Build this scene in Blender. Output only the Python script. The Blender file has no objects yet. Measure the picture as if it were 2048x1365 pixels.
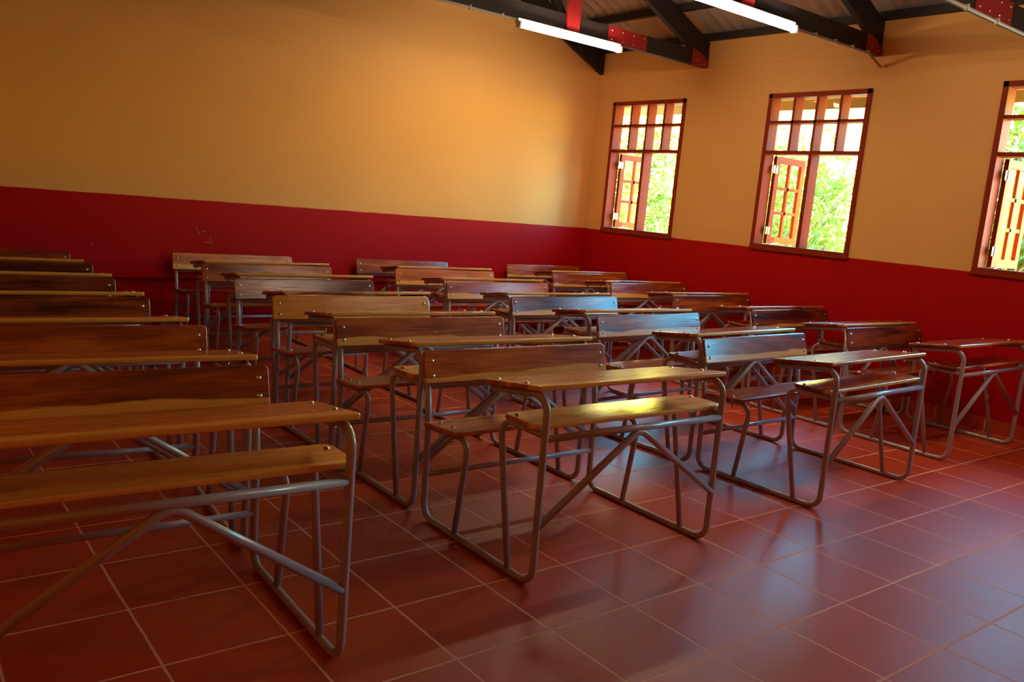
import bpy, bmesh, math, random
import numpy as np
from mathutils import Vector, Matrix

sc = bpy.context.scene
COL = sc.collection

# ------------------------------------------------------------------ camera
F_PX, YAW, PITCH, ROLL = 1700.3, 0.67132, -0.15934, 0.08908
cam_d = bpy.data.cameras.new('camera')
cam_d.sensor_width = 36.0
cam_d.lens = 36.0 * F_PX / 2048.0
cam_d.clip_start = 0.02
cam = bpy.data.objects.new('camera', cam_d)
COL.objects.link(cam)
cy, sy, cp, sp = math.cos(YAW), math.sin(YAW), math.cos(PITCH), math.sin(PITCH)
fwd = Vector((sy * cp, cy * cp, sp)); rgt = Vector((cy, -sy, 0)); up = rgt.cross(fwd)
r2 = rgt * math.cos(ROLL) + up * math.sin(ROLL)
u2 = -rgt * math.sin(ROLL) + up * math.cos(ROLL)
m = Matrix.Identity(4)
for i in range(3):
    m[i][0], m[i][1], m[i][2] = r2[i], u2[i], -fwd[i]
m[0][3], m[1][3], m[2][3] = -3.25285, -2.26285, 1.35298
cam.matrix_world = m
sc.camera = cam

# ------------------------------------------------------------------ colour management
sc.view_settings.view_transform = 'Standard'
sc.view_settings.look = 'None'
sc.view_settings.gamma = 1.0
sc.view_settings.exposure = 1.8
sc.view_settings.use_curve_mapping = False
try:
    sc.cycles.use_denoising = True
    sc.cycles.max_bounces = 10
    sc.cycles.diffuse_bounces = 6
    sc.cycles.sample_clamp_indirect = 6.0
except Exception:
    pass

# ------------------------------------------------------------------ world: hazy warm horizon, blue higher up
world = bpy.data.worlds.new('sky'); sc.world = world; world.use_nodes = True
wn = world.node_tree.nodes; wl = world.node_tree.links
bg = wn['Background']
tc = wn.new('ShaderNodeTexCoord'); sx = wn.new('ShaderNodeSeparateXYZ')
wl.new(tc.outputs['Generated'], sx.inputs[0])
wr = wn.new('ShaderNodeValToRGB')
sk = wn.new('ShaderNodeMath'); sk.operation = 'MULTIPLY_ADD'; sk.inputs[1].default_value = -0.13   # bluer toward -Y
wl.new(sx.outputs['Y'], sk.inputs[0]); wl.new(sx.outputs['Z'], sk.inputs[2]); wl.new(sk.outputs[0], wr.inputs[0])
e = wr.color_ramp.elements
e[0].position = 0.0; e[0].color = (1.0, 0.74, 0.05, 1)
e[1].position = 1.0; e[1].color = (0.22, 0.34, 0.55, 1)
q = e.new(0.13); q.color = (1.0, 0.80, 0.10, 1)
q = e.new(0.22); q.color = (0.04, 0.58, 0.90, 1)
q = e.new(0.50); q.color = (0.10, 0.42, 0.76, 1)
wl.new(wr.outputs[0], bg.inputs['Color'])
bg.inputs['Strength'].default_value = 10.5

# ------------------------------------------------------------------ sun
sd = bpy.data.lights.new('sun', 'SUN'); sd.energy = 10.0; sd.angle = 0.01; sd.color = (1.0, 0.9, 0.66)
so = bpy.data.objects.new('sun', sd); COL.objects.link(so)
az, el = math.radians(32), math.radians(48)          # azimuth from -Y toward +X
tosun = Vector((math.sin(az) * math.cos(el), -math.cos(az) * math.cos(el), math.sin(el)))
so.rotation_euler = tosun.to_track_quat('Z', 'Y').to_euler()

# room numbers
XR, XL, YB, YF = 3.38, -4.2, 4.96, -5.4
WT = 0.14
HD = 1.156
SL = 0.457                      # roof slope
XM = (XR + XL) / 2
def zroof(x):                   # underside of the roof sheets
    return 3.11 + SL * ((XR - x) if x > XM else (x - XL))
WINS = [(3.642, 4.673), (1.667, 2.664), (-0.344, 0.656), (-2.15, -1.15)]
WZ0, WZ1 = 1.152, 2.538

# daylight portals in the window openings
for (a, b) in WINS:
    ld = bpy.data.lights.new('window_portal', 'AREA'); ld.shape = 'RECTANGLE'
    ld.size = WZ1 - WZ0; ld.size_y = b - a
    lo = bpy.data.objects.new('window_portal', ld); COL.objects.link(lo)
    lo.location = (XR + 0.16, (a + b) / 2, (WZ0 + WZ1) / 2)
    lo.rotation_euler = (0, math.radians(90), 0)
    ld.cycles.is_portal = True

# ================================================================== materials
def new_mat(name):
    mt = bpy.data.materials.new(name); mt.use_nodes = True
    return mt, mt.node_tree.nodes, mt.node_tree.links, mt.node_tree.nodes['Principled BSDF']
def simple(name, col, rough=0.5, metal=0.0, spec=0.5, coat=0.0, bump=0.0, bscale=60):
    mt, n, l, b = new_mat(name)
    b.inputs['Base Color'].default_value = (*col, 1)
    b.inputs['Roughness'].default_value = rough
    b.inputs['Metallic'].default_value = metal
    b.inputs['Specular IOR Level'].default_value = spec
    b.inputs['Coat Weight'].default_value = coat
    b.inputs['Coat Roughness'].default_value = 0.12
    if bump:
        t = n.new('ShaderNodeTexCoord'); nz = n.new('ShaderNodeTexNoise'); bp = n.new('ShaderNodeBump')
        nz.inputs['Scale'].default_value = bscale
        l.new(t.outputs['Object'], nz.inputs['Vector']); l.new(nz.outputs['Fac'], bp.inputs['Height'])
        bp.inputs['Strength'].default_value = bump; bp.inputs['Distance'].default_value = 0.01
        l.new(bp.outputs[0], b.inputs['Normal'])
    return mt
def math_node(n, l, op, a, b=None, c=None):
    q = n.new('ShaderNodeMath'); q.operation = op
    for i, v in enumerate((a, b, c)):
        if v is None: continue
        if hasattr(v, 'links'): l.new(v, q.inputs[i])
        else: q.inputs[i].default_value = v
    return q.outputs[0]
def mixc(n, l, f, a, b):
    q = n.new('ShaderNodeMix'); q.data_type = 'RGBA'
    for s, v in ((q.inputs[0], f), (q.inputs[6], a), (q.inputs[7], b)):
        if hasattr(v, 'links'): l.new(v, s)
        else: s.default_value = v if not isinstance(v, tuple) else (*v, 1)
    return q.outputs[2]

# --- varnished wood. Object colour: r tone (0 dark .. 1 pale), g width of the pale sapwood strip, b grain seed
def wood_mat(name, axis, lo, hi, edge_bias):
    mt, n, l, b = new_mat(name)
    t = n.new('ShaderNodeTexCoord'); oi = n.new('ShaderNodeObjectInfo')
    sc_ = n.new('ShaderNodeSeparateColor'); l.new(oi.outputs['Color'], sc_.inputs[0])
    seed = math_node(n, l, 'MULTIPLY', sc_.outputs[2], 37.0)
    cmb = n.new('ShaderNodeCombineXYZ')
    for i in range(3): l.new(seed, cmb.inputs[i])
    va = n.new('ShaderNodeVectorMath'); va.operation = 'ADD'
    l.new(t.outputs['Object'], va.inputs[0]); l.new(cmb.outputs[0], va.inputs[1])
    def noise(sx_, s2, detail, dist=0.0, sc0=1.0):
        mp = n.new('ShaderNodeMapping'); mp.inputs['Scale'].default_value = (sx_, s2, s2)
        l.new(va.outputs[0], mp.inputs['Vector'])
        nz = n.new('ShaderNodeTexNoise'); nz.inputs['Scale'].default_value = sc0
        nz.inputs['Detail'].default_value = detail; nz.inputs['Distortion'].default_value = dist
        l.new(mp.outputs[0], nz.inputs['Vector']); return nz.outputs['Fac']
    big = noise(1.3, 9.0, 3, 0.9)
    fig = noise(2.2, 26.0, 5, 1.3)
    fine = noise(6.0, 220.0, 4, 0.2)
    f = math_node(n, l, 'MULTIPLY_ADD', big, 0.9, -0.10)
    f = math_node(n, l, 'ADD', f, math_node(n, l, 'MULTIPLY_ADD', fig, 0.55, -0.27))
    f = math_node(n, l, 'ADD', f, math_node(n, l, 'MULTIPLY_ADD', fine, 0.22, -0.11))
    f = math_node(n, l, 'ADD', f, math_node(n, l, 'MULTIPLY_ADD', sc_.outputs[0], 0.9, -0.38))
    cr = n.new('ShaderNodeValToRGB'); l.new(f, cr.inputs[0]); el_ = cr.color_ramp.elements
    el_[0].position = 0.08; el_[0].color = (0.060, 0.009, 0.002, 1)
    el_[1].position = 0.95; el_[1].color = (0.82, 0.32, 0.035, 1)
    q = el_.new(0.36); q.color = (0.32, 0.050, 0.005, 1)
    q = el_.new(0.62); q.color = (0.60, 0.145, 0.012, 1)
    # pale sapwood strip along one long edge
    sep = n.new('ShaderNodeSeparateXYZ'); l.new(t.outputs['Object'], sep.inputs[0])
    s = math_node(n, l, 'DIVIDE', math_node(n, l, 'SUBTRACT', sep.outputs[axis], lo), hi - lo)
    warp = noise(1.6, 1.0, 3, 0.4)
    s = math_node(n, l, 'ADD', s, math_node(n, l, 'MULTIPLY_ADD', warp, 0.5, -0.25))
    s = math_node(n, l, 'SUBTRACT', math_node(n, l, 'ADD', sc_.outputs[1], edge_bias), s)
    mask = math_node(n, l, 'MULTIPLY', s, 26.0); mask.node.use_clamp = True
    sap = mixc(n, l, fine, (0.62, 0.24, 0.03), (0.95, 0.48, 0.09))
    col = mixc(n, l, mask, cr.outputs[0], sap)
    l.new(col, b.inputs['Base Color'])
    rr = math_node(n, l, 'MULTIPLY_ADD', fine, 0.16, 0.20)
    l.new(rr, b.inputs['Roughness'])
    b.inputs['Specular IOR Level'].default_value = 0.2
    b.inputs['Coat Weight'].default_value = 0.7
    b.inputs['Coat Roughness'].default_value = 0.09
    bp = n.new('ShaderNodeBump'); bp.inputs['Strength'].default_value = 0.25; bp.inputs['Distance'].default_value = 0.002
    l.new(math_node(n, l, 'ADD', fine, fig), bp.inputs['Height']); l.new(bp.outputs[0], b.inputs['Normal'])
    l.new(bp.outputs[0], b.inputs['Coat Normal'])
    return mt
M = {}
M['wood_back'] = wood_mat('varnished_wood_backrest', 2, 0.585, 0.735, 0.0)
M['wood_top'] = wood_mat('varnished_wood_top', 1, 0.02, 0.35, 0.0)
M['metal'] = simple('grey_enamelled_steel', (0.40, 0.325, 0.325), 0.30, 0.0, 0.5, 0.5)
M['weld'] = M['metal']
M['chrome'] = simple('zinc_bolt', (0.75, 0.73, 0.68), 0.22, 1.0)
M['beam'] = simple('dark_creosoted_timber', (0.017, 0.007, 0.008), 0.65, bump=0.3, bscale=30)
M['red_plate'] = simple('red_painted_plate', (0.30, 0.012, 0.014), 0.4)
M['frame_red'] = simple('red_brown_gloss_paint', (0.28, 0.026, 0.003), 0.55, spec=0.12, coat=0.0, bump=0.15, bscale=25)
M['sash'] = simple('orange_red_gloss_paint', (0.30, 0.038, 0.002), 0.5, spec=0.12, coat=0.0)
M['white'] = simple('white_plastic', (0.7, 0.7, 0.66), 0.4)
M['conduit'] = simple('grey_conduit', (0.42, 0.38, 0.32), 0.5)
M['fascia'] = simple('brown_fascia', (0.16, 0.10, 0.035), 0.7)
M['yellow'] = simple('sunlit_soffit_yellow', (0.75, 0.42, 0.05), 0.6)  # sun bounced onto the soffit, put into the board colour
M['bark'] = simple('bark', (0.30, 0.19, 0.10), 0.9, bump=0.5)
M['chip'] = simple('bare_plaster_chip', (0.62, 0.30, 0.20), 0.9)
M['sand'] = simple('sandy_ground', (0.52, 0.42, 0.24), 0.95, bump=0.4, bscale=8)

def glass():
    mt, n, l, b = new_mat('window_glass')
    n.remove(b)
    out = n['Material Output']; tr = n.new('ShaderNodeBsdfTransparent'); gl = n.new('ShaderNodeBsdfGlossy')
    gl.inputs['Roughness'].default_value = 0.03
    fr = n.new('ShaderNodeMath'); fr.operation = 'MULTIPLY_ADD'; fr.inputs[1].default_value = 0.5; fr.inputs[2].default_value = 0.03
    lw = n.new('ShaderNodeLayerWeight'); lw.inputs[0].default_value = 0.25; l.new(lw.outputs['Fresnel'], fr.inputs[0]); fr.use_clamp = True; fr.inputs[1].default_value = 0.25; fr.inputs[2].default_value = 0.0
    mx = n.new('ShaderNodeMixShader'); l.new(fr.outputs[0], mx.inputs[0]); l.new(tr.outputs[0], mx.inputs[1]); l.new(gl.outputs[0], mx.inputs[2])
    l.new(mx.outputs[0], out.inputs[0]); return mt
M['glass'] = glass()

def leaf():
    mt, n, l, b = new_mat('leaf')
    t = n.new('ShaderNodeTexCoord'); nz = n.new('ShaderNodeTexNoise'); nz.inputs['Scale'].default_value = 3.0
    l.new(t.outputs['Object'], nz.inputs['Vector'])
    c = mixc(n, l, nz.outputs['Fac'], (0.03, 0.09, 0.003), (0.20, 0.25, 0.01))
    l.new(c, b.inputs['Base Color']); b.inputs['Roughness'].default_value = 0.45
    b.inputs['Transmission Weight'].default_value = 0.0
    tl = n.new('ShaderNodeBsdfTranslucent'); l.new(c, tl.inputs[0])
    mx = n.new('ShaderNodeMixShader'); mx.inputs[0].default_value = 0.4
    l.new(b.outputs[0], mx.inputs[1]); l.new(tl.outputs[0], mx.inputs[2]); l.new(mx.outputs[0], n['Material Output'].inputs[0])
    return mt
M['leaf'] = leaf()

def tube_mat():
    mt, n, l, b = new_mat('lit_fluorescent_tube')
    b.inputs['Base Color'].default_value = (0.9, 0.9, 0.9, 1)
    b.inputs['Emission Color'].default_value = (1.0, 0.80, 0.54, 1)
    b.inputs['Emission Strength'].default_value = 30.0
    return mt
M['tube'] = tube_mat()

def wall_mat():
    mt, n, l, b = new_mat('two_tone_wall_paint')
    g = n.new('ShaderNodeNewGeometry'); sep = n.new('ShaderNodeSeparateXYZ'); l.new(g.outputs['Position'], sep.inputs[0])
    nz = n.new('ShaderNodeTexNoise'); nz.inputs['Scale'].default_value = 1.2; nz.inputs['Detail'].default_value = 4
    l.new(g.outputs['Position'], nz.inputs['Vector'])
    n2 = n.new('ShaderNodeTexNoise'); n2.inputs['Scale'].default_value = 45; n2.inputs['Detail'].default_value = 3
    l.new(g.outputs['Position'], n2.inputs['Vector'])
    # slightly wavering brush line between the two paints
    n3 = n.new('ShaderNodeTexNoise'); n3.inputs['Scale'].default_value = 6
    l.new(g.outputs['Position'], n3.inputs['Vector'])
    zz = math_node(n, l, 'ADD', sep.outputs[2], math_node(n, l, 'MULTIPLY_ADD', n3.outputs['Fac'], 0.008, -0.004))
    low = math_node(n, l, 'LESS_THAN', zz, HD)
    ochre = mixc(n, l, nz.outputs['Fac'], (0.78, 0.40, 0.115), (0.84, 0.45, 0.14))
    red = mixc(n, l, nz.outputs['Fac'], (0.40, 0.0025, 0.0035), (0.50, 0.0035, 0.0045))
    l.new(mixc(n, l, low, ochre, red), b.inputs['Base Color'])
    l.new(math_node(n, l, 'MULTIPLY_ADD', low, -0.12, 0.55), b.inputs['Roughness']); b.inputs['Specular IOR Level'].default_value = 0.15
    bp = n.new('ShaderNodeBump'); bp.inputs['Strength'].default_value = 0.25; bp.inputs['Distance'].default_value = 0.004
    l.new(math_node(n, l, 'ADD', n2.outputs['Fac'], nz.outputs['Fac']), bp.inputs['Height']); l.new(bp.outputs[0], b.inputs['Normal'])
    return mt
M['wall'] = wall_mat()

def floor_mat(skirt=False):
    TS = 0.37
    mt, n, l, b = new_mat('terracotta_tiles')
    g = n.new('ShaderNodeNewGeometry'); sep = n.new('ShaderNodeSeparateXYZ'); l.new(g.outputs['Position'], sep.inputs[0])
    nw = n.new('ShaderNodeTexNoise'); nw.inputs['Scale'].default_value = 9; nw.inputs['Detail'].default_value = 3
    l.new(g.outputs['Position'], nw.inputs['Vector'])
    wob = math_node(n, l, 'MULTIPLY_ADD', nw.outputs['Fac'], 0.006, -0.003)
    ds, ids = [], []
    for ax in ((0, 1) if not skirt else (1,)):
        p = math_node(n, l, 'DIVIDE', math_node(n, l, 'ADD', sep.outputs[ax], wob), TS)
        r = math_node(n, l, 'ROUND', p)
        ds.append(math_node(n, l, 'MULTIPLY', math_node(n, l, 'ABSOLUTE', math_node(n, l, 'SUBTRACT', p, r)), TS))
        ids.append(math_node(n, l, 'FLOOR', p))
    d = math_node(n, l, 'MINIMUM', ds[0], ds[-1])
    mr = n.new('ShaderNodeMapRange'); mr.interpolation_type = 'SMOOTHSTEP'
    mr.inputs['From Min'].default_value = 0.0028; mr.inputs['From Max'].default_value = 0.0056
    mr.inputs['To Min'].default_value = 1; mr.inputs['To Max'].default_value = 0
    l.new(d, mr.inputs['Value'])
    cmb = n.new('ShaderNodeCombineXYZ'); l.new(ids[0], cmb.inputs[0]); l.new(ids[-1], cmb.inputs[1])
    wh = n.new('ShaderNodeTexWhiteNoise'); l.new(cmb.outputs[0], wh.inputs['Vector'])
    nz = n.new('ShaderNodeTexNoise'); nz.inputs['Scale'].default_value = 4; nz.inputs['Detail'].default_value = 6
    l.new(g.outputs['Position'], nz.inputs['Vector'])
    f = math_node(n, l, 'ADD', math_node(n, l, 'MULTIPLY', wh.outputs['Value'], 0.35), math_node(n, l, 'MULTIPLY', nz.outputs['Fac'], 0.75))
    tile = mixc(n, l, f, (0.40, 0.036, 0.010), (0.56, 0.070, 0.022))
    l.new(mixc(n, l, mr.outputs[0], tile, (0.80, 0.34, 0.20)), b.inputs['Base Color'])
    l.new(math_node(n, l, 'ADD', math_node(n, l, 'MULTIPLY', mr.outputs[0], 0.35), math_node(n, l, 'MULTIPLY_ADD', nz.outputs['Fac'], 0.10, 0.36)), b.inputs['Roughness'])
    b.inputs['Specular IOR Level'].default_value = 0.25
    bp = n.new('ShaderNodeBump'); bp.inputs['Strength'].default_value = 0.35; bp.inputs['Distance'].default_value = 0.003
    h = math_node(n, l, 'SUBTRACT', math_node(n, l, 'MULTIPLY', nw.outputs['Fac'], 0.04), mr.outputs[0])
    l.new(h, bp.inputs['Height']); l.new(bp.outputs[0], b.inputs['Normal'])
    return mt
M['floor'] = floor_mat(); M['skirt'] = floor_mat(True)
def roof_mat():
    mt, n, l, b = new_mat('corrugated_iron')
    t = n.new('ShaderNodeTexCoord'); nz = n.new('ShaderNodeTexNoise'); nz.inputs['Scale'].default_value = 2.5; nz.inputs['Detail'].default_value = 5
    l.new(t.outputs['Object'], nz.inputs['Vector'])
    l.new(mixc(n, l, nz.outputs['Fac'], (0.34, 0.28, 0.22), (0.52, 0.45, 0.38)), b.inputs['Base Color'])
    b.inputs['Metallic'].default_value = 0.35; b.inputs['Roughness'].default_value = 0.5
    return mt
M['roof'] = roof_mat()

# ================================================================== mesh helpers
class MB:
    def __init__(s): s.v = []; s.f = []; s.sm = []
    def add(s, vs, fs, smooth=False):
        o = len(s.v); s.v += [tuple(p) for p in vs]; s.f += [tuple(i + o for i in f) for f in fs]
        s.sm += ([smooth] * len(fs)) if isinstance(smooth, bool) else list(smooth)
    def box(s, x0, x1, y0, y1, z0, z1, bev=0.0):
        if bev:
            bm = bmesh.new(); bmesh.ops.create_cube(bm, size=1)
            for v in bm.verts: v.co = Vector(((x0 + x1) / 2 + v.co.x * (x1 - x0), (y0 + y1) / 2 + v.co.y * (y1 - y0), (z0 + z1) / 2 + v.co.z * (z1 - z0)))
            bmesh.ops.bevel(bm, geom=bm.edges[:], offset=bev, segments=2, profile=0.6, affect='EDGES')
            bm.verts.index_update(); s.add([v.co[:] for v in bm.verts], [[v.index for v in f.verts] for f in bm.faces]); bm.free(); return
        vs = [(x, y, z) for z in (z0, z1) for y in (y0, y1) for x in (x0, x1)]
        s.add(vs, [(0, 2, 3, 1), (4, 5, 7, 6), (0, 1, 5, 4), (1, 3, 7, 5), (3, 2, 6, 7), (2, 0, 4, 6)])
    def prism(s, pts, axis, a, b):      # polygon pts in the other two axes, extruded along axis a..b
        n = len(pts)
        def mk(p, t):
            return (t, p[0], p[1]) if axis == 0 else ((p[0], t, p[1]) if axis == 1 else (p[0], p[1], t))
        s.add([mk(p, a) for p in pts] + [mk(p, b) for p in pts],
              [tuple(range(n)), tuple(range(2 * n - 1, n - 1, -1))] + [(i, i + n, (i + 1) % n + n, (i + 1) % n) for i in range(n)])
    def tube(s, pts, r, bends=None, seg=14, closed_ends=True, fseg=7):
        P = [Vector(p) for p in pts]; bends = bends or {}
        path = [P[0]]
        for i in range(1, len(P) - 1):
            R = bends.get(i, 0)
            if R <= 0: path.append(P[i]); continue
            a = (P[i - 1] - P[i]).normalized(); b = (P[i + 1] - P[i]).normalized()
            ang = a.angle(b); t = R / math.tan(ang / 2); c = P[i] + (a + b).normalized() * (R / math.sin(ang / 2))
            p0 = P[i] + a * t; p1 = P[i] + b * t
            va, vb = p0 - c, p1 - c; th = va.angle(vb)
            for k in range(fseg + 1):
                w = k / fseg
                path.append(c + (va * math.sin((1 - w) * th) + vb * math.sin(w * th)) / math.sin(th))
        path.append(P[-1])
        tang = []
        for i in range(len(path)):
            a = path[max(0, i - 1)]; b = path[min(len(path) - 1, i + 1)]; tang.append((b - a).normalized())
        nrm = tang[0].orthogonal().normalized(); rings = []
        for i, p in enumerate(path):
            if i: nrm = (nrm - tang[i] * nrm.dot(tang[i])).normalized()
            bn = tang[i].cross(nrm)
            rings.append([p + (nrm * math.cos(2 * math.pi * k / seg) + bn * math.sin(2 * math.pi * k / seg)) * r for k in range(seg)])
        vs = [v[:] for rg in rings for v in rg]; fs = []
        for i in range(len(rings) - 1):
            for k in range(seg):
                fs.append((i * seg + k, i * seg + (k + 1) % seg, (i + 1) * seg + (k + 1) % seg, (i + 1) * seg + k))
        sm = [True] * len(fs)
        if closed_ends:
            fs.append(tuple(range(seg - 1, -1, -1))); fs.append(tuple((len(rings) - 1) * seg + k for k in range(seg))); sm += [False, False]
        s.add(vs, fs, sm)
    def dome(s, c, r, h, axis=Vector((0, 0, 1)), seg=14, rings=4):
        axis = Vector(axis).normalized(); u = axis.orthogonal().normalized(); w = axis.cross(u); c = Vector(c)
        vs = []; fs = []
        for i in range(rings):
            a = i / rings * math.pi / 2
            for k in range(seg):
                t = 2 * math.pi * k / seg
                vs.append((c + (u * math.cos(t) + w * math.sin(t)) * r * math.cos(a) + axis * h * math.sin(a))[:])
        vs.append((c + axis * h)[:]); top = len(vs) - 1
        for i in range(rings - 1):
            for k in range(seg): fs.append((i * seg + k, i * seg + (k + 1) % seg, (i + 1) * seg + (k + 1) % seg, (i + 1) * seg + k))
        for k in range(seg): fs.append(((rings - 1) * seg + k, (rings - 1) * seg + (k + 1) % seg, top))
        fs.append(tuple(range(seg - 1, -1, -1)))
        s.add(vs, fs, [True] * (len(fs) - 1) + [False])
    def mesh(s, name, mat):
        me = bpy.data.meshes.new(name); me.from_pydata(s.v, [], s.f); me.materials.append(mat)
        me.polygons.foreach_set('use_smooth', s.sm); me.update(); return me
    def build(s, name, mat, parent=None):
        o = bpy.data.objects.new(name, s.mesh(name, mat)); COL.objects.link(o)
        if parent: o.parent = parent
        return o
def board(fn, a0, a1, b0, b1, th, rc, re, mb=None):
    """board with rounded plan corners (rc, or four radii) and rounded long edges; fn(a, b, h) -> point, h 0 bottom .. th top"""
    mb = mb or MB(); rcs = rc if isinstance(rc, (list, tuple)) else [rc] * 4
    def outline(ins):
        pts = []
        for (cx, cy_, sxx, syy, st), r in zip(((a1, b1, -1, -1, 0), (a0, b1, 1, -1, 90), (a0, b0, 1, 1, 180), (a1, b0, -1, 1, 270)), rcs):
            rr = max(r - ins, 0.001); ox, oy = cx + sxx * (ins + rr), cy_ + syy * (ins + rr)
            for k in range(6):
                t = math.radians(st + 90 * k / 5); pts.append((ox + rr * math.cos(t), oy + rr * math.sin(t)))
        return pts
    prof = []
    for k in range(5):
        t = math.radians(90 * k / 4); prof.append((re * (1 - math.sin(t)), re * (1 - math.cos(t))))
    prof += [(i, th - h) for i, h in reversed(prof)]
    N = 24; vs = []; fs = []
    for ins, h in prof: vs += [fn(p[0], p[1], h) for p in outline(ins)]
    for i in range(len(prof) - 1):
        for k in range(N): fs.append((i * N + k, i * N + (k + 1) % N, (i + 1) * N + (k + 1) % N, (i + 1) * N + k))
    sm = [True] * len(fs)
    fs.append(tuple(range(N - 1, -1, -1))); fs.append(tuple((len(prof) - 1) * N + k for k in range(N))); sm += [False, False]
    mb.add(vs, fs, sm); return mb
def tag(o, label, cat, group=None, kind=None):
    if label: o['label'] = label
    if cat: o['category'] = cat
    if group: o['group'] = group
    if kind: o['kind'] = kind
    return o
def empty(name, loc=(0, 0, 0), rz=0):
    o = bpy.data.objects.new(name, None); COL.objects.link(o); o.location = loc; o.rotation_euler = (0, 0, rz)
    o.empty_display_size = 0.1; return o
def struct(mb, name, mat):
    o = mb.build(name, mat); o['kind'] = 'structure'; return o

# ================================================================== room shell
b = MB(); b.box(XL, XR, YF, YB, -0.1, 0.0); struct(b, 'floor', M['floor'])
# right wall with its window openings
b = MB(); ys = [YF - WT] + [v for w_ in sorted(WINS) for v in w_] + [YB + WT]
for i in range(0, len(ys), 2): b.box(XR, XR + WT, ys[i], ys[i + 1], -0.1, 3.075)
for (a, c) in WINS:
    b.box(XR, XR + WT, a, c, -0.1, WZ0); b.box(XR, XR + WT, a, c, WZ1, 3.075)
wr_ = struct(b, 'wall_right', M['wall'])
b = MB(); b.box(XR - 0.006, XR, YF, YB, 2.815, 3.07); b.build('ring_beam', M['wall'], wr_)
def gable(y0, y1):
    g_ = MB(); g_.prism([(XL - WT, -0.1), (XR + WT, -0.1), (XR + WT, zroof(XR) - SL * WT - .01), (XM, zroof(XM) - 0.0), (XL - WT, zroof(XL) - SL * WT - .01)], 1, y0, y1); return g_
wb_ = struct(gable(YB, YB + WT), 'wall_back', M['wall'])
b = MB(); b.prism([(XL, 2.79), (XR, 2.80), (XR, 3.06), (XM, 4.8), (XL, 3.06)], 1, YB - 0.005, YB); b.build('ring_beam', M['wall'], wb_)
struct(gable(YF - WT, YF), 'wall_front', M['wall'])
b = MB(); b.box(XL - WT, XL, YF - WT, YB + WT, -0.1, 3.075); struct(b, 'wall_left', M['wall'])
# paint chips and scratches on the back wall dado
rnd = random.Random(5)
b = MB()
def backpt(px, py):       # where the camera ray through a pixel of the photograph meets the back wall
    d = r2 * ((px - 1024) / F_PX) - u2 * ((py - 682.5) / F_PX) + fwd
    o = Vector(m.translation); t = (YB - o.y) / d.y; return o + d * t
for seq in ([(392, 453), (396, 461), (400, 470)], [(401, 462), (411, 463)], [(419, 473), (425, 491)], [(404, 485), (420, 485)], [(186, 484), (182, 494)], [(349, 498), (350, 505)]):
    P = [backpt(*q_) for q_ in seq]; P = [Vector((p.x, YB - 0.0002, p.z)) for p in P]
    b.tube(P, 0.0022, seg=6)
b.build('paint_chip', M['chip'], wb_)
# painted chair rail on the back wall, tile skirting
b = MB(); b.box(XL, XR, YB - 0.045, YB, 0.507, 0.64, 0.004); struct(b, 'trim_1', M['wall'])
b = MB(); b.box(XR - 0.010, XR, YF, YB, 0.0, 0.10); struct(b, 'baseboard_right', M['skirt'])
b = MB(); b.box(XL, XR, YB - 0.010, YB, 0.0, 0.10); struct(b, 'baseboard_back', M['skirt'])

# roof: corrugated sheets with purlins
b = MB(); y0, y1 = YF - 0.5, YB + 0.5; NY = int((y1 - y0) / 0.0325)
for side in (0, 1):
    xa, xb = (XM, XR + 0.85) if side == 0 else (XL - 0.85, XM)
    vs = []; fs = []
    for j in range(NY + 1):
        yy = y0 + (y1 - y0) * j / NY; w_ = 0.012 * math.sin(yy / 0.13 * 2 * math.pi)
        for x in (xa, xb):
            z = zroof(x) if (XL <= x <= XR) else (3.11 - SL * 0.85)
            vs.append((x, yy, z + 0.014 + w_)); vs.append((x, yy, z + 0.016 + w_))
    for j in range(NY):
        o = 4 * j; fs += [(o, o + 2, o + 6, o + 4), (o + 1, o + 5, o + 7, o + 3)]
    b.add(vs, fs, True)
ceil_ = struct(b, 'ceiling', M['roof'])
for side in (0, 1):
    for k in range(5):
        xx = (3.345, 2.93, 2.05, 1.15, 0.2)[k]
        if side: xx = XL + XR - xx
        p_ = MB(); zt = zroof(xx)
        p_.box(xx - 0.03, xx + 0.03, YF, YB, zt - 0.065, zt - 0.003); p_.build('purlin', M['beam'], ceil_)
# eaves fascia outside the window wall
b = MB(); b.box(XR + 0.82, XR + 0.85, YF, YB + 0.5, 2.515, 2.61); struct(b, 'trim_2', M['fascia'])
b = MB(); b.box(XR + 0.80, XR + 0.84, YF, YB + 0.5, 2.61, 2.74); struct(b, 'trim_3', M['yellow'])  # yellow colour stands in for bounced sunlight on the soffit

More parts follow.
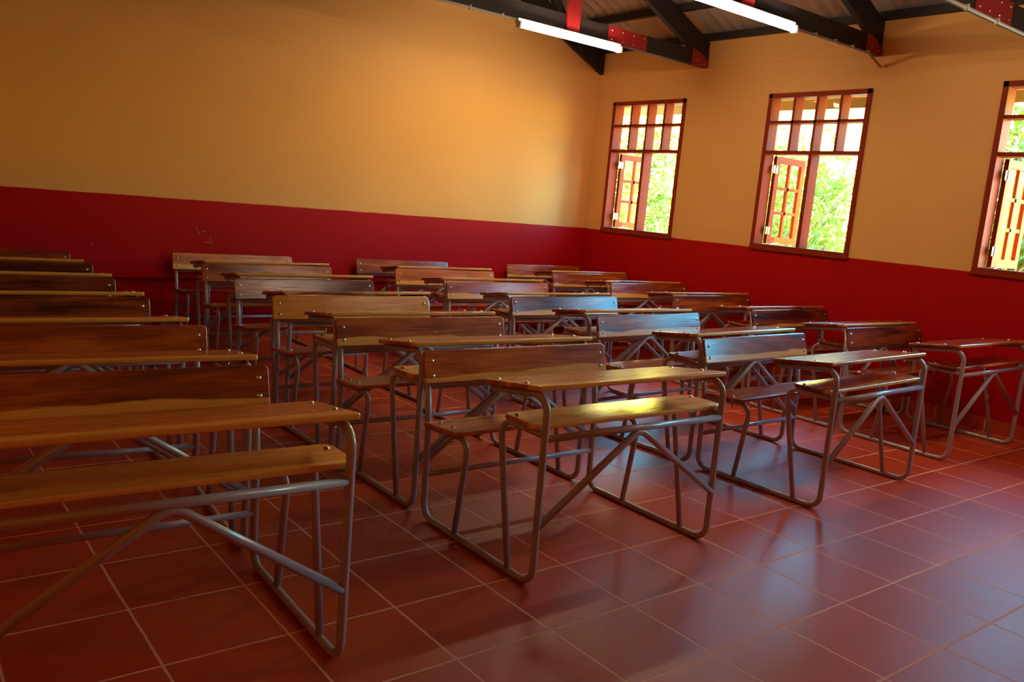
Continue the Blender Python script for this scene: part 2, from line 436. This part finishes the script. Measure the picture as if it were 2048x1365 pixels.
# ================================================================== windows
def make_window(idx, y0, y1):
    w = empty('window_%d' % idx, (XR, (y0 + y1) / 2, WZ0)); w['kind'] = 'structure'
    hw = (y1 - y0) / 2; H = WZ1 - WZ0; D = 0.12; fw = 0.042
    f = MB()
    f.box(-0.012, D, -hw, -hw + fw, 0, H, 0.003); f.box(-0.012, D, hw - fw, hw, 0, H, 0.003)
    f.box(-0.012, D, -hw, hw, H - fw, H, 0.003); f.box(-0.016, D, -hw, hw, 0, fw, 0.003)
    f.build('frame', M['frame_red'], w)
    s_ = MB(); s_.box(-0.022, 0.0, -hw - 0.004, hw + 0.004, -0.012, 0.012, 0.003); s_.build('sill', M['frame_red'], w)
    zb1, zb2 = 2.286 - WZ0, 2.020 - WZ0
    g = MB()
    g.box(0, D, -hw + fw, hw - fw, zb1 - 0.013, zb1 + 0.013); g.box(0, D, -hw + fw, hw - fw, zb2 - 0.016, zb2 + 0.016)
    iw = 2 * (hw - fw)
    for k in (1, 2, 3):
        yy = -hw + fw + iw * k / 4; g.box(0, D, yy - 0.013, yy + 0.013, zb2 + 0.016, H - fw)
    g.build('transom_grid', M['frame_red'], w)
    g = MB(); g.box(0, D, -0.018, 0.018, fw, zb2 - 0.016); g.build('mullion', M['frame_red'], w)
    g = MB(); g.box(D - 0.012, D - 0.008, -hw + fw, hw - fw, zb2 + 0.016, H - fw); g.build('pane', M['glass'], w)
    # two casements standing open at right angles outside
    sw = 0.46; sh = zb2 - 0.016 - fw - 0.012; zs = fw + 0.006
    for sgn in (1, -1):
        yh = sgn * (hw - fw - 0.002)
        ya, yb_ = (yh - 0.034, yh) if sgn > 0 else (yh, yh + 0.034)
        s_ = MB(); st = 0.062
        s_.box(D + 0.004, D + 0.004 + st, ya, yb_, zs, zs + sh, 0.002); s_.box(D + 0.004 + sw - st, D + 0.004 + sw, ya, yb_, zs, zs + sh, 0.002)
        s_.box(D + 0.004 + st, D + 0.004 + sw - st, ya, yb_, zs, zs + st); s_.box(D + 0.004 + st, D + 0.004 + sw - st, ya, yb_, zs + sh - st, zs + sh)
        s_.box(D + 0.004 + sw / 2 - 0.014, D + 0.004 + sw / 2 + 0.014, ya + 0.004, yb_ - 0.004, zs + st, zs + sh - st)
        for k in (1, 2):
            zz = zs + st + (sh - 2 * st) * k / 3; s_.box(D + 0.004 + st, D + 0.004 + sw - st, ya + 0.004, yb_ - 0.004, zz - 0.014, zz + 0.014)
        so_ = s_.build('casement', M['sash'], w)
        p_ = MB(); p_.box(D + 0.004 + st, D + 0.004 + sw - st, (ya + yb_) / 2 - 0.002, (ya + yb_) / 2 + 0.002, zs + st, zs + sh - st); p_.build('pane', M['glass'], so_)
        for zz in (zs + 0.12, zs + sh - 0.12):
            h = MB(); yi = ya - 0.002 if sgn > 0 else yb_ + 0.002
            h.box(D - 0.035, D + 0.03, min(yi, yi - sgn * 0.004), max(yi, yi - sgn * 0.004), zz - 0.035, zz + 0.035)
            h.tube([(D + 0.001, yi - sgn * 0.005, zz - 0.036), (D + 0.001, yi - sgn * 0.005, zz + 0.036)], 0.006, seg=8)
            h.build('hinge', M['chrome'], so_)
        st_ = MB(); st_.tube([(D + 0.02, (ya + yb_) / 2 - sgn * 0.03, zs - 0.006), (D + 0.22, (ya + yb_) / 2 - sgn * 0.012, zs + 0.012)], 0.004, seg=8)
        st_.build('stay', M['chrome'], so_)
for i, (a, c) in enumerate(WINS): make_window(i + 1, a, c)

# ================================================================== roof trusses
def zraf_low(x): return 2.94 + SL * (3.15 - x)
def truss(y, zc, label, near=True, chord=True, splice=True):
    t = tag(empty('roof_truss', (0, y, zc)), label, 'roof truss', 'timber trusses under the roof')
    dz = -zc
    x0, x1 = XL + 0.01, XR - 0.01
    def blt(x, z, par, yy):
        q_ = MB(); q_.dome((x, yy, z), 0.009, 0.008, (0, -1, 0), seg=8, rings=3); q_.build('bolt', M['chrome'], par)
    if chord:
        c = MB(); c.box(x0, x1, 0, 0.05, 0, 0.14, 0.003); c.build('bottom_chord', M['beam'], t)
    for sgn in (1, -1):
        r_ = MB()
        def X(x): return x if sgn > 0 else XL + XR - x
        xa = XR - 0.01; top = lambda x: zroof(x) - 0.068
        r_.prism([(X(xa), zraf_low(xa) + dz), (X(xa), top(xa) + dz), (XM, top(XM) + dz), (XM, zraf_low(XM) + dz)], 1, 0.005, 0.055)
        r_.build('rafter', M['beam'], t)
    if not chord:
        p_ = MB(); p_.box(3.285, 3.345, -0.015, 0.04, 2.86 + dz, 3.06 + dz); p_.build('post', M['beam'], t); return t
    # webs
    for (xw, wm) in ((1.60, 'red_plate'), (XL + XR - 1.60, 'red_plate')):
        w_ = MB(); ztop = min(zroof(xw) - 0.09, 9); w_.box(xw - 0.07, xw + 0.07, -0.022, 0.0, 0.0, ztop + dz); w_.build('web', M[wm], t)
    for (xa, xb) in ((1.55, 0.55), (XL + XR - 1.55, XL + XR - 0.55)):
        w_ = MB(); za, zb = 0.12, zroof(xb) - 0.12 + dz
        s_ = 0.05; w_.prism([(xa - s_, za), (xa + s_, za), (xb + s_, zb), (xb - s_, zb)], 1, 0.052, 0.09); w_.build('web', M['beam'], t)
    w_ = MB(); w_.box(XM - 0.05, XM + 0.05, 0.052, 0.09, 0.05, zroof(XM) - 0.1 + dz); w_.build('web', M['beam'], t)
    for c_ in ((2.26, XL + XR - 2.26) if splice else ()):
        p_ = MB(); p_.box(c_ - 0.24, c_ + 0.24, -0.008, 0, 0.002, 0.138); pl = p_.build('splice_plate', M['red_plate'], t)
        for k in range(4):
            for zz in (0.03, 0.108): blt(c_ - 0.2 + k * 0.133, zz, pl, -0.008)
    g = MB(); g.prism([(3.13, 0.0), (3.37, 0.0), (3.37, 0.05), (3.26, 0.115), (3.13, 0.145)], 1, -0.008, 0.0); gp = g.build('gusset_plate', M['red_plate'], t)
    blt(3.2, 0.05, gp, -0.008); blt(3.3, 0.03, gp, -0.008)
    g = MB(); g.prism([(XL + XR - 3.13, 0.0), (XL + XR - 3.37, 0.0), (XL + XR - 3.37, 0.05), (XL + XR - 3.26, 0.115), (XL + XR - 3.13, 0.145)], 1, -0.008, 0.0); g.build('gusset_plate', M['red_plate'], t)
    return t
truss(3.42, 2.812, 'dark timber roof truss with red plates nearest the back wall, carrying the left tube light')
truss(1.64, 2.785, 'dark timber roof truss with red plates carrying the large tube light at the top edge', splice=False)
truss(0.30, 2.715, 'dark timber roof truss with bolted red plate at the top right corner of the picture')
truss(-1.35, 2.80, 'dark timber roof truss above the camera, outside the picture')
truss(4.88, 2.9, 'dark rafter end lying against the back wall above the room corner', chord=False)

# tube lights
def tube_light(xa, xb, y, z, label):
    t = tag(empty('tube_light', (xa, y, z)), label, 'fluorescent light', 'fluorescent tube lights on the trusses')
    L = xb - xa
    f = MB(); f.box(0.0, L, 0.006, 0.046, 0.0, 0.042, 0.004); f.build('fixture_body', M['white'], t)
    for x in (0.012, L - 0.012):
        h = MB(); h.box(x - 0.010, x + 0.010, -0.022, 0.03, -0.034, 0.016, 0.003); h.build('lamp_holder', M['white'], t)
    g = MB(); g.tube([(0.024, -0.004, -0.012), (L - 0.024, -0.004, -0.012)], 0.021, seg=16); g.build('tube', M['tube'], t)
    return t
tube_light(1.00, 2.15, 3.372, 2.772, 'lit white fluorescent tube under the truss nearest the back wall')
tube_light(0.93, 2.135, 1.592, 2.764, 'lit white fluorescent tube at the top edge, nearer the camera and cut off by it')
tube_light(1.0, 2.15, -1.398, 2.772, 'added fluorescent fill tube above the empty floor, outside the picture')  # unseen tube, added as warm fill for the front desks
def conduit(pts, label, clips):
    t = tag(empty('conduit', pts[0]), label, 'conduit', 'electrical conduits on the trusses')
    o = Vector(pts[0]); c = MB(); c.tube([Vector(p) - o for p in pts], 0.010, {i: 0.03 for i in range(1, len(pts) - 1)}, seg=10); c.build('pipe', M['conduit'], t)
    for q_ in clips:
        k = MB(); p = Vector(q_) - o; k.box(p.x - 0.006, p.x + 0.006, p.y - 0.013, p.y + 0.013, p.z - 0.013, p.z + 0.020, 0.002); k.build('clip', M['white'], t)
conduit([(2.15, 1.622, 2.772), (3.16, 1.622, 2.772), (3.362, 1.622, 2.70)], 'thin grey conduit clipped under the truss of the large tube light, ending on the wall', [(2.42, 1.622, 2.772), (2.68, 1.622, 2.772), (2.92, 1.622, 2.772), (3.14, 1.622, 2.772)])
conduit([(-2.6, 3.40, 2.800), (0.99, 3.40, 2.800)], 'thin conduit clipped under the truss left of the far tube light', [(0.86, 3.40, 2.800), (0.55, 3.40, 2.800), (0.18, 3.40, 2.800), (-0.2, 3.40, 2.800)])
conduit([(0.6, 0.285, 2.702), (3.35, 0.285, 2.702)], 'thin conduit running under the truss in the top right corner', [(1.9, 0.285, 2.702), (2.3, 0.285, 2.702)])

# ================================================================== school desk (two seats, desk and bench on one frame)
# local x = along the desk, local y = away from the camera (toward the seat), z up; origin at the front left foot
W, LEN, R = 0.9548, 0.738, 0.0137
ST = 0.1315
def ztop(y): return 0.7423 - ST * (y - 0.0215)
TH = 0.020
def mesh_of(fn, name, mat): b_ = MB(); fn(b_); return b_.mesh(name, mat)
def desk_meshes():
    me = {}
    def side(b_):
        zt = lambda y: ztop(y) - TH - R - 0.0005
        b_.tube([(0, 0.325, zt(0.325)), (0, 0.005, zt(0.005)), (0, 0.0, R), (0, LEN, R), (0, LEN + 0.013, 0.41), (0, 0.7935, 0.697)], R,
                {1: 0.062, 2: 0.062, 3: 0.062, 4: 0.2}, seg=16)
    me['side_frame'] = mesh_of(side, 'side_frame', M['metal'])
    def shs(b_):
        b_.tube([(0, 0.006, 0.5650), (0, 0.262, 0.5680), (0, 0.1435, 0.016)], 0.0125, {1: 0.055}, seg=14)
    me['shelf_support'] = mesh_of(shs, 'shelf_support', M['metal'])
    def ses(b_):
        b_.tube([(0, LEN + 0.010, 0.404), (0, 0.452, 0.4235), (0, 0.5036, 0.016)], 0.0125, {1: 0.055}, seg=14)
    me['seat_support'] = mesh_of(ses, 'seat_support', M['metal'])
    me['crossbar'] = mesh_of(lambda b_: b_.tube([(0.008, 0.004, 0.5535), (W - 0.008, 0.004, 0.5535)], 0.0135, seg=16), 'crossbar', M['metal'])
    def fb(b_):
        b_.tube([(0.006, 0.0, 0.232), (W / 2, 0.004, 0.548), (W - 0.006, 0.0, 0.232)], 0.0138, {1: 0.065}, seg=14)
        b_.tube([(W / 2, 0.004, 0.527), (W / 2, 0.004, 0.548)], 0.008, seg=8)
    me['front_brace'] = mesh_of(fb, 'front_brace', M['metal'])
    def rb(b_):
        y_ = LEN + 0.010
        b_.tube([(0.006, y_ - 0.002, 0.262), (W / 2, y_ + 0.022, 0.582), (W - 0.006, y_ - 0.002, 0.262)], 0.0125, {1: 0.05}, seg=14)
    me['rear_brace'] = mesh_of(rb, 'rear_brace', M['metal'])
    me['rear_crossbar'] = mesh_of(lambda b_: b_.tube([(0.008, LEN + 0.005, 0.196), (W - 0.008, LEN + 0.005, 0.196)], 0.0118, seg=14), 'rear_crossbar', M['metal'])
    me['back_rail'] = mesh_of(lambda b_: b_.tube([(0.008, LEN + 0.034, 0.581), (W - 0.008, LEN + 0.034, 0.581)], 0.0115, seg=14), 'back_rail', M['metal'])
    # boards
    me['desktop'] = board(lambda a, b_, h: (a, b_, ztop(b_) - TH + h), -0.034, W + 0.034, 0.0215, 0.3486, TH, [0.02, 0.02, 0.012, 0.012], 0.007).mesh('desktop', M['wood_top'])
    me['book_shelf'] = board(lambda a, b_, h: (a, b_, 0.5815 + h), -0.033, W + 0.033, 0.024, 0.218, 0.019, [0.035, 0.035, 0.03, 0.03], 0.006).mesh('book_shelf', M['wood_top'])
    zs = lambda y: 0.4515 - 0.060 * (y - 0.4845)
    me['seat'] = board(lambda a, b_, h: (a, b_, zs(b_) - 0.019 + h), -0.05, W + 0.05, 0.4845, 0.718, 0.019, 0.014, 0.007).mesh('seat', M['wood_top'])
    bz0, bz1, by0, by1 = 0.5924, 0.7256, 0.7350, 0.7720
    dv = Vector((0, by1 - by0, bz1 - bz0)); ln = dv.length; dv.normalize(); nn = Vector((0, dv.z, -dv.y))   # pointing back
    def bf(a, b_, h):
        p = Vector((a, by0, bz0)) + dv * b_ + nn * (0.017 - h); return p[:]
    me['backrest'] = board(bf, -0.0383, W + 0.0383, 0.0, ln, 0.017, [0.022, 0.022, 0.006, 0.006], 0.006).mesh('backrest', M['wood_back'])
    bolts = {'desktop': [], 'book_shelf': [], 'seat': [], 'backrest': []}
    for x in (0.0, W):
        for y_ in (0.132, 0.300): bolts['desktop'].append(((x, y_, ztop(y_)), (0, 0.13, 1)))
        bolts['book_shelf'].append(((x, 0.170, 0.6005), (0, 0, 1)))
        for y_ in (0.568, 0.662): bolts['seat'].append(((x, y_, zs(y_)), (0, 0.06, 1)))
        for t_ in (0.225, 0.6765): bolts['backrest'].append(((Vector((x, by0, bz0)) + dv * ln * t_)[:], tuple(-nn)))
    bm_ = {}
    for k_, lst in bolts.items():
        bm_[k_] = []
        for (p, ax) in lst:
            b_ = MB(); A_ = Vector(ax).normalized(); P_ = Vector(p); u_ = A_.orthogonal().normalized(); w_ = A_.cross(u_)
            prof = [(0.0006, 0.0060), (0.0045, 0.0053), (0.0076, 0.0033), (0.0096, 0.0006), (0.0100, -0.0006), (0.0030, -0.0008)]
            if k_ != 'backrest':     # shank through board and tube, nut below
                e_ = -(TH + 2 * R + 0.001); prof += [(0.0030, e_), (0.0065, e_), (0.0065, e_ - 0.006), (0.0030, e_ - 0.0065), (0.0030, e_ - 0.011)]
            n_ = 12; vs = [(P_ + A_ * h + (u_ * math.cos(2 * math.pi * k / n_) + w_ * math.sin(2 * math.pi * k / n_)) * r)[:] for r, h in prof for k in range(n_)]
            fs = [(i * n_ + (k + 1) % n_, i * n_ + k, (i + 1) * n_ + k, (i + 1) * n_ + (k + 1) % n_) for i in range(len(prof) - 1) for k in range(n_)]
            fs += [tuple(range(n_)), tuple((len(prof) - 1) * n_ + k for k in range(n_ - 1, -1, -1))]
            b_.add(vs, fs, [True] * (len(fs) - 2) + [False, False])
            bm_[k_].append(b_.mesh('bolt', M['chrome']))
    return me, bm_
ME, BOLTS = desk_meshes()
def make_desk():
    root = empty('school_desk')
    def part(name, mesh, par, x=0.0):
        o = bpy.data.objects.new(name, mesh); COL.objects.link(o); o.parent = par; o.location = (x, 0, 0); return o
    for nm in ('desktop', 'book_shelf', 'seat', 'backrest'):
        p = part(nm, ME[nm], root)
        for bm_ in BOLTS[nm]: part('bolt', bm_, p)
    for nm in ('side_frame', 'shelf_support', 'seat_support'):
        part(nm, ME[nm], root, 0.0); part(nm, ME[nm], root, W)
    for nm in ('crossbar', 'front_brace', 'rear_brace', 'rear_crossbar', 'back_rail'): part(nm, ME[nm], root)
    return root
def children_of(o, table): return table.get(o, [])
def copy_tree(o, parent, table):
    c = o.copy(); COL.objects.link(c); c.parent = parent
    for ch in table.get(o, []): copy_tree(ch, c, table)
    return c
GR = 'double school desks in four columns'
C1, C2, C3, C4 = 'leftmost column', 'second column from the left', 'third column from the left', 'column beside the window wall'
# (x, y, rot, backrest (tone, strip, seed), desktop tone, seat tone, label)
DESKS = [
 (-1.3504, -0.1045, -0.0033, (0.55, 0.22, .11), (.62, .16), (.60, .14), 'front desk of the second column from the left, yellow glare on its top and shelf'),
 (-1.3425, 0.7302, -0.0081, (0.45, 0.22, .23), (.60, .12), (.62, .10), 'wooden double desk, second from the front in the ' + C2),
 (-1.3374, 1.5538, -0.0172, (0.95, -.3, .31), (.55, .14), (.55, .10), 'desk with pale golden streaked backrest, third in the ' + C2),
 (-1.2349, 2.3521, 0.0324, (0.26, -.3, .47), (.42, .05), (.55, .10), 'desk with glossy red-brown backrest, fourth from the front in the ' + C2),
 (-1.1780, 3.2950, -0.0235, (0.50, 0.10, .53), (.40, .10), (.50, .10), 'double wooden school desk, last but one in the ' + C2),
 (-1.1290, 4.0960, 0.0110, (0.62, 0.24, .67), (.50, .14), (.45, .10), 'rearmost desk of the second column from the left, backrest near the back wall'),
 (0.4773, -0.0972, 0.0489, (0.34, 0.24, .72), (.48, .10), (.40, .14), 'front desk of the third column, blue glare at the left end of its backrest'),
 (0.4485, 0.7100, 0.0584, (0.34, 0.24, .83), (.45, .12), (.55, .10), 'second desk from the front in the third column, backrest half covered by blue glare'),
 (0.4022, 1.5720, 0.0007, (0.34, 0.24, .91), (.50, .14), (.60, .14), 'third desk from the front in the third column, bright cyan glare on its backrest'),
 (0.4085, 2.3850, 0.0105, (0.58, 0.22, .07), (.52, .14), (.50, .10), 'double school desk, fourth from the front in the ' + C3),
 (0.4359, 3.2589, -0.0215, (0.68, 0.20, .19), (.52, .14), (.50, .10), 'desk with orange-brown backrest, last but one in the ' + C3),
 (0.5237, 4.0930, 0.0111, (0.45, 0.02, .29), (.50, .16), (.50, .10), 'rearmost desk of the third column from the left, backrest near the back wall'),
 (2.1400, 0.0600, 0.0123, (0.32, 0.02, .37), (.45, .06), (.35, .05), 'front desk of the column beside the window wall, at the right edge of the photo'),
 (2.1610, 0.8570, 0.0120, (0.25, 0.12, .43), (.42, .10), (.35, .05), 'double school desk, second from the front in the ' + C4),
 (2.1870, 1.6690, 0.0040, (0.28, 0.02, .57), (.42, .10), (.35, .05), 'desk with dark red backrest, third in the ' + C4),
 (2.2509, 2.4850, -0.0043, (0.42, 0.28, .61), (.48, .10), (.45, .05), 'double school desk, fourth from the front in the ' + C4),
 (2.2371, 3.2870, -0.0033, (0.42, 0.18, .79), (.48, .10), (.45, .05), 'double school desk, last but one in the ' + C4),
 (2.2721, 4.0900, -0.0102, (0.45, 0.14, .88), (.50, .10), (.45, .05), 'rearmost desk in the far room corner, in the ' + C4),
 (-3.1203, -0.1964, -0.0360, (0.40, 0.20, .97), (.56, .24), (.62, .20), 'large foreground double desk at the bottom left, cut off by the left edge'),
 (-3.0880, 0.6860, -0.0772, (0.48, -.3, .03), (.50, .10), (.50, .10), 'double school desk, second from the front in the leftmost column'),
 (-3.0680, 1.4960, -0.0381, (0.28, -.3, .17), (.60, .12), (.50, .10), 'desk with dull purplish backrest, third from the front in the ' + C1),
 (-3.0407, 2.3200, -0.0389, (0.22, -.3, .27), (.55, .12), (.50, .10), 'double school desk, fourth from the front in the ' + C1),
 (-3.0122, 3.1540, -0.0649, (0.22, -.3, .33), (.52, .12), (.50, .10), 'double school desk, last but one in the ' + C1),
 (-3.0030, 3.9560, -0.0700, (0.38, -.3, .41), (.50, .12), (.50, .10), 'rearmost desk of the leftmost column, backrest near the back wall'),
]
proto = make_desk()
table = {}
for o in list(COL.objects):
    if o.parent is not None: table.setdefault(o.parent, []).append(o)
roots = [proto] + [copy_tree(proto, None, table) for _ in DESKS[1:]]
kids = {}
for o in list(COL.objects):
    if o.parent is not None: kids.setdefault(o.parent, []).append(o)
for k, (root, (x, y, rz, bc, tcx, scx, lab)) in enumerate(zip(roots, DESKS)):
    root.location = (x, y, 0); root.rotation_euler = (0, 0, rz)
    tag(root, lab, 'school desk', GR)
    for ch in kids[root]:
        n_ = ch.name.split('.')[0]
        if n_ == 'backrest': ch.color = (bc[0], bc[1] + (0.07 if bc[1] > 0.1 else 0.0), bc[2], 1)
        elif n_ == 'desktop': ch.color = (tcx[0], tcx[1], (bc[2] + .5) % 1, 1)
        elif n_ == 'book_shelf': ch.color = (scx[0], scx[1], (bc[2] + .2) % 1, 1)
        elif n_ == 'seat': ch.color = (scx[0], scx[1], (bc[2] + .7) % 1, 1)

# ================================================================== outside: ground and trees
b = MB(); b.box(-30, 40, -40, 40, -0.35, -0.25); struct(b, 'ground', M['sand'])
def tree(x, y, h, rx, n, seed, label, zlow):
    rg = np.random.default_rng(seed); rd = random.Random(seed)
    t = tag(empty('tree', (x, y, -0.25)), label, 'tree', 'trees outside the windows')
    tr = MB(); tips = []
    tr.tube([(0, 0, 0), (0.05, 0.03, h * 0.3), (-0.03, 0.05, h * 0.62)], 0.05, seg=8); tr.build('trunk', M['bark'], t)
    for k in range(9):
        a = rd.random() * 6.28; z0 = h * (0.15 + 0.05 * k); L_ = rx * (0.6 + 0.4 * rd.random())
        p1 = (math.cos(a) * L_ * .5, math.sin(a) * L_ * .5, z0 + L_ * .5); p2 = (math.cos(a) * L_, math.sin(a) * L_, z0 + L_ * .8)
        br = MB(); br.tube([(0, 0, z0), p1, p2], 0.016, seg=6); br.build('branch', M['bark'], t)
    # leaves gathered in tufts
    nt = 90; tc_ = rg.normal(size=(nt, 3)); tc_ /= np.linalg.norm(tc_, axis=1)[:, None]; tc_ *= rg.uniform(0.35, 1.0, (nt, 1))
    tc_ = tc_ * np.array([rx, rx, (h - zlow) / 2]) + np.array([0, 0, (h + zlow) / 2])
    idx = rg.integers(0, nt, n); c = tc_[idx] + rg.normal(size=(n, 3)) * 0.16
    d = rg.normal(size=(n, 3)) + np.array([0, 0, -0.3]); d /= np.linalg.norm(d, axis=1)[:, None]
    s_ = np.cross(d, rg.normal(size=(n, 3))); s_ /= np.linalg.norm(s_, axis=1)[:, None]
    nn = np.cross(d, s_); L = rg.uniform(0.05, 0.10, (n, 1)); w_ = L * 0.24
    v = np.stack([c - d * L, c - s_ * w_ + nn * w_ * .3, c + d * L, c + s_ * w_ + nn * w_ * .3], 1).reshape(-1, 3)
    f = [(4 * i, 4 * i + 1, 4 * i + 2, 4 * i + 3) for i in range(n)]
    me = bpy.data.meshes.new('foliage'); me.from_pydata(v.tolist(), [], f); me.materials.append(M['leaf']); me.update()
    o = bpy.data.objects.new('foliage', me); COL.objects.link(o); o.parent = t
tree(5.6, 1.45, 3.3, 0.9, 6500, 1, 'leafy shrub close outside the window at the right edge of the photo', 0.5)
tree(6.6, 4.3, 2.9, 1.0, 3000, 2, 'leafy shrub seen through the open right half of the middle window', 0.5)
tree(9.0, 6.4, 2.5, 0.8, 2600, 3, 'smaller leafy shrub behind the open casement of the middle window', 0.4)
tree(6.7, 7.5, 3.0, 0.95, 3600, 4, 'leafy shrub seen through the window nearest the room corner', 0.4)
tree(8.7, 10.2, 2.6, 0.8, 2200, 5, 'low shrub behind the casement of the window nearest the room corner', 0.4)
